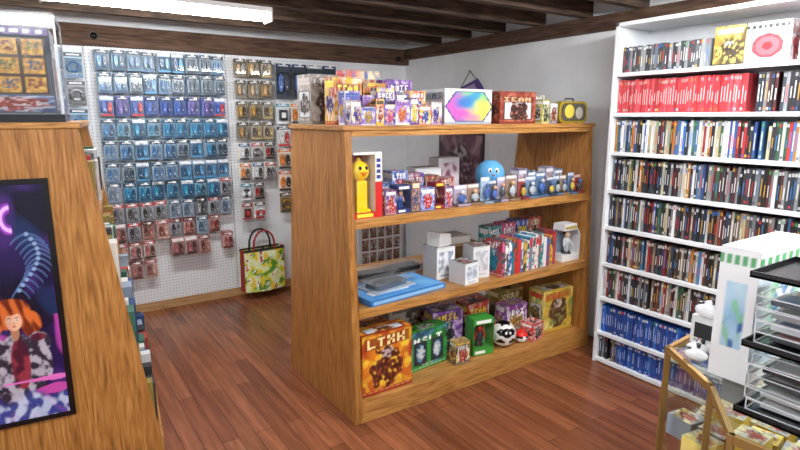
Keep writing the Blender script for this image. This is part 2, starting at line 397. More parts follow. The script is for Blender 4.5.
# ---------------------------------------------------------------- centre gondola
X0,X1=1.29,3.19
def gond_panel(mb,x0,x1,yf=2.32,yb=3.19,tf=.08,tb=.15,h=1.535,mat=0):
    mb.prism([(yf,0),(yb,0),(yb-tb,h),(yf+tf,h)],x0,x1,'x',(1,1,1),mat)
mb=MB()
gond_panel(mb,X0,X0+.04);gond_panel(mb,X1-.04,X1)
def yf(z): return 2.32+.08*z/1.535
def yb(z): return 3.19-.15*z/1.535
for z in(1.09,.62):
    mb.box(X0+.04,X1-.04,yf(z)+.0,yb(z),z-.022,z,(1,1,1),1)
    mb.box(X0+.04,X1-.04,yf(z)-.004,yf(z)+.018,z-.048,z+.002,(1,1,1),1)
    mb.box(X0+.04,X1-.04,yb(z)-.018,yb(z)+.004,z-.048,z+.002,(1,1,1),1)
mb.box(X0-.012,X1+.012,yf(1.535)-.012,yb(1.535)+.012,1.535,1.56,(1,1,1),1)
mb.box(X0+.04,X1-.04,yf(1.535)-.004,yf(1.535)+.018,1.505,1.535,(1,1,1),1)
mb.box(X0+.04,X1-.04,yf(.12),yb(.12),.095,.12,(1,1,1),1)
mb.box(X0+.04,X1-.04,yf(0)+.0,yf(0)+.022,0,.122,(1,1,1),1)
mb.box(X0+.04,X1-.04,yb(0)-.022,yb(0),0,.122,(1,1,1),1)
mb.build('wooden_gondola_shelf',[OAKV,OAKX],bevel=.003)

# --- top deck
T=1.5602
pbox('collectible_box',1.40,2.90,T,.18,.15,.27,5,['#7a746e','#a8a098','#d0c8c0','#645450','#c8c0b8'],21)
mb_small=[('#6a2c8c','#f0e8f4','#e8c830','#4038a0','#ffffff'),('#e8e4e8','#8050a8','#3868b8','#d0a030','#3050a0'),('#e0c028','#e06020','#f8f4e0','#b02828','#202020'),('#4a3aa0','#7858c8','#f0e040','#d84890','#f8f8f8'),('#f0f0f0','#a878c8','#5840a0','#e07830','#703090'),('#5c2878','#383090','#d8d0e8','#f0d030','#ffffff'),('#d83828','#f0c030','#f8f0e0','#3858b0','#ffffff')]
xx=1.345;ws=[.06,.085,.05,.07,.09,.06,.08,.075];hs=[.12,.09,.13,.105,.125,.14,.10,.12]
for i in range(8):
    pbox('figure_box',xx+ws[i]/2,2.455,T,ws[i]-.004,.055,hs[i],r.uniform(-2,2),list(mb_small[i%7]),30+i,res=260);xx+=ws[i]
for i in range(5):
    ww=[.10,.075,.12,.08,.11][i]
    pbox('figure_box',[1.40,1.495,1.60,1.705,1.81][i],2.54,T,ww-.008,.06,[.17,.15,.19,.165,.18][i],r.uniform(-2,2),list(mb_small[(i*3+1)%7]),230+i,res=230)
for i,(xx,yy,ww,hh,p) in enumerate([(1.44,2.68,.16,.245,['#b03028','#e8c028','#f0ece0','#40308c','#f8e850']),(1.61,2.69,.15,.22,['#e8c028','#d83828','#3c3c80','#f4ecd8','#b82c20']),(1.78,2.70,.16,.245,['#5a2f8c','#8c48b8','#e8c8f0','#38b060','#f8f0f8']),(1.64,2.87,.22,.30,['#e8d8b0','#c84838','#3858a8','#f0c040','#b82828']),(1.88,2.90,.18,.25,['#483080','#7048b0','#c0a0e8','#e8c840','#f8f0f8'])]):
    pbox('trading_card_box',xx,yy,T,ww,.12,hh,r.uniform(-3,3),p,50+i)
def cardoval(u,v):
    x=abs(u-.52)/.43;y_=abs(v-.5)/.44
    d=max(y_,x*.82+y_*.42)
    if d<1:
        n=nz(u*3,v*3,3.3)*.5
        c=mix(C('#3a50c0'),C('#38b8b0'),u+n)
        c=mix(c,C('#e8d848'),ss(.45,.9,u*.7+(1-v)*.5+n))
        c=mix(c,C('#c058b0'),ss(.4,.9,(1-u)*.6+(1-v)*.5+n))
        c=mix(c,C('#58c870'),ss(.7,1.1,u*.6+v*.5+n))
        if d>.93: c=C('#184080')
        return c
    return C('#e8eaec') if v>.06 else C('#9aa4b0')
pbox('toy_playset_box',2.18,2.63,T,.36,.24,.20,0,['#e4e6e8','#f2f2f2','#b8c4d0','#c8d0d8','#506880'],60,front=cardoval,side=art(61,['#e4e6e8','#f2f2f2','#d0d8e0','#d8dce0','#506880'],rw=.2,rh=.15),body='#e4e6e8')
pbox('toy_playset_box',2.58,2.60,T,.30,.20,.195,-2,['#7c2c20','#9c4030','#c88060','#503028','#e0b080'],62)
pbox('figure_box',2.79,2.50,T,.07,.07,.15,3,['#c8b848','#607838','#f0ecd8','#384020','#f8f8f8'],63,res=220)
pbox('figure_box',2.87,2.50,T,.07,.07,.13,-3,['#405080','#e0e0e0','#c8a040','#902828','#f8f8f8'],64,res=220)
pbox('trading_card_box',2.86,2.66,T,.18,.08,.185,0,['#d0ccc0','#9c8c68','#f0ecd8','#485870','#f8f8f8'],66)
mb=MB()
pl=[];W,H,R=.13,.14,.045
for cxx,czz,a0 in((W-R,R,-90),(W-R,H-R,0),(-W+R,H-R,90),(-W+R,R,180)):
    for k in range(6):
        a=math.radians(a0+k*18);pl.append((cxx+R*math.cos(a),czz+R*math.sin(a)))
mb.prism(pl,-.045,.045,'y',C('#d8b838'),4,smooth=True)
mb.prism([(a*.86,H/2+(b_-H/2)*.82) for a,b_ in pl],-.048,-.0455,'y',C('#5c584c'),1)
mb.ell((-.04,-.049,.075),(.045,.004,.045),14,8,C('#e0c850'),1);mb.ell((.05,-.049,.065),(.035,.004,.04),14,8,C('#b0aca0'),1)
mb.prism([(a*1.02,H/2+(b_-H/2)*1.02) for a,b_ in pl],-.004,.004,'y',C('#5c5030'),4)
mb.tube([(-.04,0,H),(-.035,0,H+.018),(.035,0,H+.018),(.04,0,H)],.005,6,C('#202020'),1)
mb.build('tin_lunch_box',M=RZ(3.055,2.50,T+.002,-5))

# --- shelf 2
S2=1.0925
mb=MB()
w,d,h=.165,.14,.335
red=C('#c8201e')
mb.box(-w/2,w/2,d/2-.004,d/2,0,h,mul(red,.8),0);mb.box(-w/2,w/2,-d/2,d/2,0,.03,red,0);mb.box(-w/2,w/2,-d/2,d/2,h-.012,h,C('#e8e8e8'),0)
mb.box(w/2-.04,w/2,-d/2,d/2,.03,h-.012,C('#e6e2dc'),0);mb.box(w/2-.041,w/2,-d/2-.001,-d/2,.03,h*.55,red,0)
mb.box(-w/2,w/2-.04,-d/2,-d/2+.002,.03,h-.012,(1,1,1),3);mb.box(-w/2,-w/2+.002,-d/2,d/2,.03,h-.012,(1,1,1),3)
for k in range(4): mb.box(w/2-.032,w/2-.01,-d/2-.002,-d/2-.001,.2+k*.028,.218+k*.028,C('#28408c'),0)
mb.box(-w/2+.015,w/2-.055,-d/2-.001,-d/2,.006,.024,C('#f0d838'),0)
ye=C('#ffd418')
mb.box(-.052,.008,-.045,.03,.04,.19,ye,1);mb.box(-.062,.018,-.06,.035,.03,.045,ye,1)
mb.ell((-.02,-.015,.238),(.052,.048,.052),20,12,ye,1)
mb.prism([(-.04,.235),(0,.235),(-.02,.215)],-.069,-.045,'y',C('#e07010'),1)
for sx in(-.038,-.002): mb.ell((sx,-.057,.255),(.008,.008,.01),10,6,C('#101010'),1)
mb.ell((-.02,-.01,.290),(.014,.01,.016),10,6,ye,1)
mb.build('giant_candy_dispenser_box',M=RZ(1.415,2.455,S2,0))
pals=[['#9c2838','#4450a0','#e0d8d8','#d84838','#f0f0f0'],['#34588c','#6088b8','#d8e0e8','#c83c30','#ffffff'],['#544840','#9c4038','#d0b088','#586088','#e8d8c0'],['#3c5cb0','#88a0d8','#e8e8f0','#d83838','#ffffff'],['#8c2c38','#b84848','#e0c8b0','#384878','#f0e0d0']]
xx=1.53
for i,(ww,hh) in enumerate([(.075,.13),(.095,.15),(.06,.165),(.10,.125),(.07,.15),(.06,.12)]):
    if i in(1,4): winbox('boxed_figurine',xx+ww/2,2.45,S2,ww-.005,.08,hh,0,['#2c3c70','#8c2830'][i==4],[['#3860b0','#e0b090','#e8e8e8'],['#383838','#d0a080','#f0d040']][i==4])
    else: pbox('figure_box',xx+ww/2,2.45,S2,ww-.005,.08,hh,r.uniform(-1.5,1.5),pals[i%5],70+i,res=260)
    xx+=ww
for i in range(5):
    pbox('trading_card_box',1.62+i*.115,2.62,S2,.105,.09,.15+.02*((i*3)%4),r.uniform(-2,2),pals[(i*2+1)%5],80+i)
mb=MB()
rr=random.Random(12)
x=2.03
while x<3.1:
    w_=rr.choice([.03,.034,.042,.048]); hh=rr.uniform(.085,.135);M=RZ(x+w_,2.43+rr.uniform(-.008,.008),S2,rr.uniform(-5,5))
    c=C(rr.choice(['#6f8fb4','#9fb8cc','#5a7ca4','#b8acc0','#9c8068','#a84848','#485870']))
    mb.box(-w_,w_,.02,.024,0,hh+.02,c,0,M)
    mb.box(-w_,w_,-.025,.02,0,.012,mul(c,.7),0,M)
    bc=C(rr.choice(['#4868b0','#b0b8c0','#b04c38','#50545c','#c8a848','#487848']))
    mb.ell((0,0,hh*.42),(w_*.45,.012,hh*.27),10,8,bc,1,M)
    mb.ell((0,-.002,hh*.78),(w_*.36,.012,.014),10,6,C(rr.choice(['#d0a888','#5878b0','#c8c8c8','#303030'])),1,M)
    for s in(-1,1): mb.cyl((s*w_*.4,0,hh*.58),(s*w_*.62,-.004,hh*.34),.005,.004,6,bc,1,M)
    mb.box(-w_+.002,w_-.002,-.024,.019,.012,hh,(1,1,1),3,M)
    mb.box(-w_*.9,w_*.9,.0185,.0195,hh-.0,hh+.016,mix(c,(1,1,1),.6),0,M)
    x+=2*w_+.006
mb.build('clamshell_figure_packs')
def emblem(bg,fg):
    bg=C(bg);fg=C(fg)
    def f(u,v):
        d=math.hypot((u-.5)*1.0,(v-.55))
        if d<.25 and not(d<.15 and d>.09): return fg
        if v<.2 and .2<u<.8 and (u*11)%1<.6 and v>.12: return fg
        return bg
    return f
def photo(bg,c1,c2,s):
    bg=C(bg);c1=C(c1);c2=C(c2)
    def f(u,v):
        if .1<u<.9 and .22<v<.86:
            return mix(c1,c2,ss(-.25,.25,nz(u*5+s,v*5,s)))
        if .08<v<.15 and .2<u<.8 and (u*13)%1<.65: return c1
        return bg
    return f
pbox('console_accessory_box',2.07,2.80,S2,.2,.1,.2,0,front=emblem('#e6e6e6','#3a3a3e'),side=plain('#d8d8d8'),body='#e6e6e6')
pbox('console_accessory_box',2.28,2.86,S2,.18,.1,.25,3,front=photo('#d8d4d8','#905878','#e0d0d8',4.2),side=plain('#c8c8cc'),body='#d8d8dc')
for i in range(6):
    pbox('figure_box',2.60+i*.088,2.58,S2,.08,.07,.14+.018*((i*2)%3),r.uniform(-2,2),[['#8090a8','#c8ccd8','#3c5070','#a88860','#ffffff'],['#6c6070','#9888b0','#d8d0e0','#c09050','#f0f0f0'],['#40607c','#7c9cbc','#e0e8f0','#983838','#ffffff']][i%3],95+i)
pbox('trading_card_box',2.42,2.57,S2,.15,.15,.065,0,['#6080a0','#90a8c0','#d8e0e8','#4c5c70','#f0f0f0'],94)
mb=MB()
def ballc(u,v):
    a=(u+.25)%1
    if ((a-.5)/.14)**2+((v-.42)/.2)**2<1: return C('#f0f4f8')
    return C('#5aa4d8')
mb.ell((0,0,.088),(.092,.09,.088),36,24,C('#79aed4'),2,fn=ballc)
for s in(-1,1):
    mb.ell((s*.022,-.083,.115),(.014,.008,.018),10,6,C('#f8f8f8'),1);mb.ell((s*.020,-.090,.113),(.006,.004,.009),10,6,C('#101820'),1)
    mb.ell((s*.07,-.02,.018),(.028,.03,.018),10,8,C('#5aa4d8'),2)
mb.ell((0,-.092,.088),(.009,.006,.006),8,6,C('#c83838'),1)
mb.build('round_plush_toy',M=RZ(2.42,2.57,S2+.067,-28))

# --- shelf 3
S3=.6225
mb=MB()
mb.box(-.27,.27,-.15,.15,0,.03,C('#2f78c0'),1);mb.box(-.255,.255,-.151,.14,.006,.024,C('#88b8e0'),1)
mb.paint((-.26,-.14,.0306),(.52,0,0),(0,.28,0),44,26,lambda u,v:C('#e4ecf4') if .2<v<.45 and .1<u<.6 else mix(C('#2f88d8'),C('#6cb8f0'),nz(u*4,v*4,1)+.5),1)
mb.build('blue_game_box',M=RZ(1.66,2.53,S3,6),bevel=0)
def shelltray(name,x,y,z,rot,c,pc):
    mb=MB();c=C(c);pc=C(pc)
    mb.box(-.15,.15,-.09,.09,0,.004,c,1)
    def rr_(a,b,k=.03):
        o=[]
        for sx,sy,a0 in((1,-1,-90),(1,1,0),(-1,1,90),(-1,-1,180)):
            for q in range(5):
                t=math.radians(a0+q*22.5);o.append((sx*(a-k)+k*math.cos(t),sy*(b-k)+k*math.sin(t)))
        return o
    mb.prism(rr_(.12,.06),.006,.03,'z',pc,1,smooth=True)
    mb.prism(rr_(.065,.042,.008),.03,.032,'z',C('#20303c'),1)
    for s in(-1,1): mb.cyl((s*.092,0,.03),(s*.092,0,.038),.016,.014,12,mul(pc,.5),1)
    mb.box(-.145,.145,-.085,.085,.044,.045,(1,1,1),3)
    for a in((-.145,-.143,-.085,.085),(.143,.145,-.085,.085),(-.143,.143,-.085,-.083),(-.143,.143,.083,.085)): mb.box(*a,.004,.044,(1,1,1),3)
    mb.build(name,M=RZ(x,y,z,rot))
shelltray('handheld_console_blister',1.62,2.54,S3+.033,10,'#b8c4d0','#58606c')
shelltray('handheld_console_blister',1.72,2.84,S3,-8,'#a8b0b8','#484c54')
shelltray('handheld_console_blister',1.95,2.87,S3,4,'#b8bcc4','#3c4048')
pbox('small_appliance_box',2.11,2.44,S3,.12,.13,.13,8,front=photo('#e6e8ea','#a0a8b8','#d0d4dc',1.1),side=plain('#d4d6da'),body='#ecebe8')
pbox('small_appliance_box',2.26,2.50,S3,.12,.12,.20,-8,front=photo('#dcdcdc','#b0b4bc','#d8d8dc',7.1),side=plain('#c8c8cc'),body='#e8e8e8')
pbox('small_appliance_box',2.06,2.62,S3,.14,.14,.20,0,front=photo('#dedede','#9098a8','#e0e0e4',3.1),side=plain('#cccccc'),body='#e8e8e8')
mb=MB()
mb.prism([(-.06,0),(.06,0),(.05,.07),(-.055,.085)],-.05,.05,'y',C('#f0f0ee'),2);mb.build('white_paper_bag',M=RZ(2.06,2.62,S3+.2015,12))
mb=MB()
cb=C('#b89468')
mb.box(-.13,.13,-.12,.12,0,.004,cb,2)
for a in((-.13,-.126,-.12,.12),(.126,.13,-.12,.12),(-.126,.126,-.12,-.116),(-.126,.126,.116,.12)): mb.box(*a,.004,.15,cb,2)
mb.box(-.126,.126,-.18,-.12,.146,.15,mul(cb,1.1),2)
mb.box(-.10,.09,-.09,.09,.0045,.19,C('#d8d4cc'),0)
mb.build('cardboard_box',M=RZ(2.36,2.86,S3,-2))
mb=MB();rr=random.Random(5);y=0;x=0
cols=['#1f7f88','#c83038','#e0e0dc','#e06090','#3460a0','#484844','#d8b030','#3098b4','#a03c60','#e8e8e8','#c83828']
while x<.5:
    t=rr.uniform(.022,.034);hh=rr.choice([.2,.215,.23]);c=C(rr.choice(cols))
    mb.box(x,x+t-.001,-.07,.07,0,hh,c,0)
    mb.paint((x-.0006,.07,0),(0,-.14,0),(0,0,hh),20,28,art(rr.random()*40,[rr.choice(cols) for _ in range(4)]+['#f4f4f4']),0)
    mb.paint((x,-.0706,0),(t-.001,0,0),(0,0,hh),5,40,(lambda c2,c3,s:(lambda u,v:c3 if .7<v<.92 and .15<u<.85 else mix(c2,c3,ss(.0,.3,nz(u*2,v*9,s)))))(c,C(rr.choice(cols)),rr.random()*20),0)
    x+=t
mb.build('toy_blister_row',M=RZ(2.36,2.45,S3,3))
for i in range(4):
    pbox('action_figure_box',2.58+i*.13,2.72,S3,.12,.1,.25+.01*i,r.uniform(-3,3),[['#1f7f88','#30b0b8','#f0f0e8','#c83138','#ffffff'],['#c02c60','#e870a0','#f8e8f0','#503080','#ffffff'],['#283888','#5068c8','#e8e8f0','#c87830','#f8e040'],['#9c2420','#d04838','#f0d8b0','#303030','#f8f0e0']][i],120+i)
mb=MB()
mb.prism([(-.09,0),(.09,0),(.09,.17),(.045,.26),(-.075,.26)],.045,.05,'y',C('#e8e8e8'),0)
mb.prism([(-.09,0),(.09,0),(.09,.045),(-.09,.045)],-.05,.045,'y',C('#e8e8e8'),0)
mb.prism([(-.075,.215),(.062,.215),(.045,.26),(-.075,.26)],-.05,.045,'y',C('#e8e8e8'),0)
mb.box(-.09,-.086,-.05,.045,.045,.215,(1,1,1),3)
mb.prism([(.082,.045),(.09,.045),(.09,.17),(.072,.215),(.064,.215),(.082,.17)],-.05,.045,'y',C('#dcdcdc'),0)
mb.prism([(-.084,.046),(.08,.046),(.08,.17),(.064,.214),(-.074,.214)],-.049,-.047,'y',(1,1,1),3)
mb.prism([(-.084,.046),(.08,.046),(.08,.17),(.064,.214),(-.074,.214)],.04,.0445,'y',C('#8494a4'),0)
mb.cyl((0,-.005,.046),(0,-.005,.06),.035,.03,16,C('#3c3c40'),1)
mb.cyl((0,-.005,.06),(0,-.005,.125),.014,.024,12,C('#c8ccd0'),1)
mb.ell((0,-.005,.13),(.03,.018,.03),14,10,C('#d8dce0'),1);mb.ell((0,-.01,.178),(.02,.02,.024),14,10,C('#e8c8a8'),1);mb.ell((0,0,.186),(.022,.02,.022),14,8,C('#705030'),1)
for s in(-1,1): mb.cyl((s*.026,-.005,.145),(s*.045,-.02,.1),.009,.006,8,C('#d8dce0'),1)
mb.box(-.07,.05,-.0515,-.0506,.225,.245,C('#b8a050'),0)
mb.build('collectible_statue_box',M=RZ(3.05,2.455,S3,0))

# --- shelf 4
S4=.1225
pbox('dragon_toy_box',1.51,2.42,S4,.32,.12,.345,0,['#a83018','#e08020','#f4cc38','#8c4028','#f4e4a0'],141,res=200)
pbox('dragon_toy_box',1.51,2.60,S4,.3,.12,.30,2,['#903020','#d87020','#f0c838','#404040','#f4e4a0'],142)
def win(seed,bg,fg,n=3):
    a=art(seed,[bg,fg,'#101010','#c8d0c8','#ffffff'])
    def f(u,v):
        if .12<v<.72 and .06<u<.94:
            k=(u-.06)/.88*n; q=k%1
            if .1<q<.9:
                d=((q-.5)/.25)**2+((v-.42)/.22)**2+nz(u*14,v*14,3)*.9
                return mix(C('#d8dcd8'),C(fg),ss(.2,.8,d)) if d<1 else C('#283038')
            return C(bg)
        return a(u,v)
    return f
pbox('vehicle_toy_box',1.87,2.52,S4,.30,.10,.24,6,['#208028','#50b830','#101010','#c8d0c8','#ffffff'],143,front=win(143,'#309838','#5088b0',2))
pbox('vehicle_toy_box',2.10,2.62,S4,.22,.12,.28,-8,['#583080','#8c50b0','#e8d0f0','#384048','#f0d040'],144)
winbox('boxed_figurine',2.27,2.46,S4,.15,.10,.24,-10,'#3c9838',['#303840','#b83028','#f0f0f0'])
pbox('action_figure_box',2.42,2.70,S4,.2,.12,.25,4,['#a82c28','#d85040','#f0e0d0','#304870','#f8d840'],146)
pbox('shipping_carton',2.02,2.92,S4,.4,.2,.3,0,['#c8c0b4','#dcd8d0','#e8e4dc','#b0a894','#8890a0'],147,body='#c8c0b4')
pbox('figure_box',2.075,2.42,S4,.10,.07,.14,-6,['#303438','#e0b030','#f0e0a0','#b83830','#f0f0f0'],152,res=230)
mb=MB()
def lady(u,v):
    a=(u+.25)%1
    if v<.32: return C('#e8e8e8')
    if abs(a-.5)<.03 or v>.85: return C('#101010')
    if ((a*6)%1-.5)**2+((v*4)%1-.5)**2<.09: return C('#101010')
    return C('#c82420') if .3<a<.75 else C('#e4e0dc')
mb.ell((0,0,.085),(.085,.085,.085),36,24,C('#b82420'),1,fn=lady)
mb.ell((0,-.07,.11),(.035,.03,.032),14,8,C('#101010'),1)
for sx in(-.014,.014): mb.ell((sx,-.095,.12),(.008,.006,.01),8,6,C('#f4f4f4'),1)
mb.build('ladybug_ball_toy',M=RZ(2.47,2.45,S4,-25))
mb=MB();mb.ell((0,0,.045),(.045,.045,.045),24,20,C('#d02820'),1,fn=lambda u,v:C('#181818') if .45<v<.55 else (C('#d82c24') if v>.5 else C('#f0f0f0')))
mb.cyl((0,-.043,.045),(0,-.049,.045),.011,.011,14,C('#f4f4f4'),1);mb.build('capsule_ball_toy',M=RZ(2.61,2.42,S4,-20))
pbox('action_figure_box',2.72,2.43,S4,.12,.1,.12,8,['#b02420','#d84038','#f0e8e0','#303038','#ffffff'],148)
pbox('action_figure_box',2.67,2.58,S4,.2,.1,.22,-3,['#6c3c90','#c05098','#f0d8e8','#c89848','#ffffff'],149)
pbox('adventure_toy_box',2.98,2.50,S4,.28,.14,.30,-4,['#d0a840','#e8d888','#608c48','#8c6440','#c03828'],150,res=200)
pbox('adventure_toy_box',2.80,2.78,S4,.24,.14,.26,0,['#a87c38','#d0b878','#608848','#4c4c3c','#f8f0c0'],151)

# picture board, poster, pennant
mb=MB();mb.box(2.72,3.26,CY1-.06,CY1-.034,.0,.52,C('#e8e9ea'),0)
for j in range(3):
    for i in range(5): mb.paint((2.76+i*.096,CY1-.061,.1+j*.135),(.08,0,0),(0,0,.115),12,16,art(200+i+j*5,['#903028','#c8b8a8','#484c58','#a88868','#f0f0f0'],title=False),0)
mb.build('picture_board')
mb=MB();mb.box(CX1-.008,CX1-.001,3.62,4.26,.86,1.46,C('#30242c'),0)
mb.paint((CX1-.009,4.24,.88),(0,-.6,0),(0,0,.56),50,50,art(210,['#4c3440','#7c5060','#a88890','#684858','#a88890'],title=False,rw=.35,rh=.4),0)
mb.build('wall_poster')
mb=MB()
mb.prism([(3.95,1.86),(3.72,1.93),(3.6,1.8),(3.78,1.70)],CX1-.02,CX1-.012,'x',C('#5c4c88'),2)
mb.prism([(3.90,1.85),(3.76,1.89),(3.70,1.81),(3.80,1.76)],CX1-.022,CX1-.0201,'x',C('#b094c0'),2)
mb.tube([(CX1-.012,3.95,1.86),(CX1-.008,3.83,2.0),(CX1-.012,3.6,1.8)],.003,6,C('#303030'),2)
mb.cyl((CX1-.001,3.83,2.0),(CX1-.02,3.83,2.0),.005,.005,8,C('#808080'),4)
mb.build('hanging_pennant')

# ---------------------------------------------------------------- bookcase
BF,BB=3.0,3.32; BY0,BY1=-.55,2.14
WHITE=simple_noise_mat('white_laminate',C('#dde1e4'),C('#e8ebee'),5,.4)
levels=[.03,.215,.45,.68,.92,1.155,1.39,1.625,1.86]
mb=MB()
for y0 in(BY1-.022,BY0,.62): mb.box(BF,BB,y0,y0+.022,0,2.15)
mb.box(BF,BB,BY0,BY1,2.128,2.15)
mb.box(BB-.01,BB,BY0,BY1,0,2.15)
for z in levels: mb.box(BF+.002,BB-.01,BY0+.02,BY1-.02,z-.022,z)
mb.box(BF+.02,BF+.035,BY0+.02,BY1-.02,0,.01)
mb.build('white_bookcase',[WHITE],bevel=.0015)
P_mix=['#34363c','#d8d8d8','#34508c','#8c2828','#38383c','#b8bcc0','#44709c','#242424','#b87830','#d0d0d0','#385c44','#20242c','#b0a888']
P_dark=['#202024','#2a2a2e','#38383c','#483830','#28344c','#6c2c22','#b0a898','#3c4850','#202020','#7c6858','#343030','#808084','#242830']
P_gray=['#4a4e54','#38393d','#6c7074','#44464a','#2c2e32','#85898c']
P_red=['#b8343a','#c84048','#b02c34','#d05058','#c03c44']
P_blue=['#1c4ca4','#2458b8','#1c4090','#2c68bc','#204080']
P_blk=['#1c2024','#28282c','#343840','#7c8084','#28303c','#502828']
rowspec=[P_blue,P_blue,P_dark,P_dark,P_dark,P_blk,P_mix,P_red,P_gray]
mb=MB();rr=random.Random(9)
for ri,z in enumerate(levels):
    base=rowspec[ri]
    for seg in((2.112,.648),(.615,-.525)):
        y=seg[0]
        while y>seg[1]+.02:
            if ri==8 and y<1.61 and seg[0]>1: break
            if ri==7 and 1.33<y<1.385: y=1.33
            P=base
            if ri==7 and y<1.39: P=P_blk
            if ri==1: P=P_blue
            if ri==0: P=P_blue if y<2.0 else P_dark
            if ri in(2,3,4,5) and rr.random()<.22: P=P_mix
            if ri==6 and rr.random()<.12: P=['#b83838','#3870b8','#e8e8e8','#c89838']
            t=rr.choice([.0135,.0145,.0145,.0155]) ; hh={8:.15,0:.148}.get(ri,.19 if ri!=1 else .175)+rr.uniform(-.004,.004)
            if ri>1 and ri<7 and rr.random()<.06: hh-=.02
            xf=BF+.025+rr.uniform(0,.012)+(.03 if ri==8 else 0)
            c=mul(C(rr.choice(P)),rr.uniform(.8,1.15))
            mb.box(xf,xf+.135,y-t+.0007,y,z+.0005,z+hh,c,0)
            e=.0006
            lc=rr.choice([(.75,.75,.75),(.8,.8,.7),C('#c83030'),C('#d0a030'),C('#4080c0'),(.9,.9,.9)])
            if ri==7 and y>1.39: lc=(.85,.6,.6)
            if ri in(0,1): lc=rr.choice([(.5,.6,.9),(.6,.68,.9),(.1,.12,.2)])
            lc=mix(c,lc,.7)
            m0=rr.uniform(.22,.35);m1=rr.uniform(.5,.78)
            mb.box(xf-e,xf,y-t*.68,y-t*.34,z+hh*m0,z+hh*m1,lc,0)
            if rr.random()<.75: mb.box(xf-e,xf,y-t+.002,y-.002,z+hh*.86,z+hh*.95,mix(c,(.8,.8,.8) if rr.random()<.6 else C(rr.choice(['#d03030','#3070c0','#e0b030','#40a050','#f0f0f0'])),.75 if ri!=7 else .35),0)
            if rr.random()<.5: mb.box(xf-e,xf,y-t+.002,y-.002,z+hh*.05,z+hh*.12,mix(c,C(rr.choice(P_mix+['#d03030','#e0b030'])),.7),0)
            y-=t
            if rr.random()<.012: y-=.02
mb.build('video_game_cases')
pbox('console_accessory_box',3.13,1.51,1.8605,.12,.15,.20,0,['#3c3428','#a08438','#e8d068','#504438','#f0e0a0'],160)
def spk(u,v):
    d=((u-.5)/.36)**2+((v-.42)/.30)**2
    if d<1: 
        if d>.55: return C('#d83038')
        return C('#8c2028') if ((u-.5)/.12)**2+((v-.42)/.1)**2<1 else C('#e85058')
    if v>.84: return C('#303438') if (u*8)%1<.7 and v<.93 else C('#e4e2de')
    return C('#e8e6e2')
pbox('toy_speaker_box',3.12,1.32,1.8605,.14,.2,.195,0,['#e4e0dc','#f0f0f0','#b02828','#c03030','#b02028'],161,side=spk,body='#e8e6e2',res=220)
pbox('console_accessory_box',3.13,1.10,1.8605,.12,.18,.16,0,['#c8c8cc','#e8e8e8','#586070','#303440','#404858'],162)

# ---------------------------------------------------------------- left fixture
Mf=Matrix.Translation((.40,2.57,0))@Matrix.Rotation(math.radians(-6.5),4,'Z')
W=1.25;TP=.22;HH=1.555
def lpanel(mb,y0,y1): mb.prism([(-W,0),(0,0),(-TP,HH),(-W+TP,HH)],y0,y1,'y',(1,1,1),0,Mf)
mb=MB();lpanel(mb,0,.04);lpanel(mb,1.16,1.2)
def lx(z): return -TP*z/HH
for z in(.12,.5,.86,1.2):
    mb.box(-W-lx(z)+.01,lx(z)-.01,.04,1.16,z-.022,z,(1,1,1),1,Mf)
    mb.box(lx(z)-.02,lx(z),.04,1.16,z-.045,z+.002,(1,1,1),1,Mf)
mb.box(-W+TP-.01,-TP+.01,-.01,1.21,HH,HH+.025,(1,1,1),1,Mf)
mb.box(-.03,-.005,.04,1.16,0,.1,(1,1,1),1,Mf)
mb.box(-W/2-.01,-W/2+.01,.04,1.16,.12,HH,(1,1,1),1,Mf)
mb.build('wooden_endcap_shelf',[OAKV,OAKX],bevel=.003)
mb=MB();rr=random.Random(21)
for z,hh in((.12,.28),(.5,.27),(.86,.24),(1.2,.24)):
    y=.06
    while y<1.1:
        t=rr.uniform(.05,.12);t=min(t,1.15-y);h2=hh*rr.uniform(.75,1);c=C(rr.choice(['#a83830','#d8d8d8','#284878','#303030','#8c7838','#8c98a8','#3c6c58','#d8d4cc']))
        xr=lx(z)+rr.uniform(-.03,.002)
        mb.box(xr-.14,xr,y,y+t-.004,z+.0025,z+h2,c,0,Mf)
        mb.paint((xr+.0008,y,z+.0025),(0,t-.004,0),(0,0,h2-.003),8,24,art(rr.random()*50,[rr.choice(P_mix) for _ in range(3)]+['#c84838','#f0f0f0']),0,Mf)
        y+=t
mb.build('boxed_accessories_row')
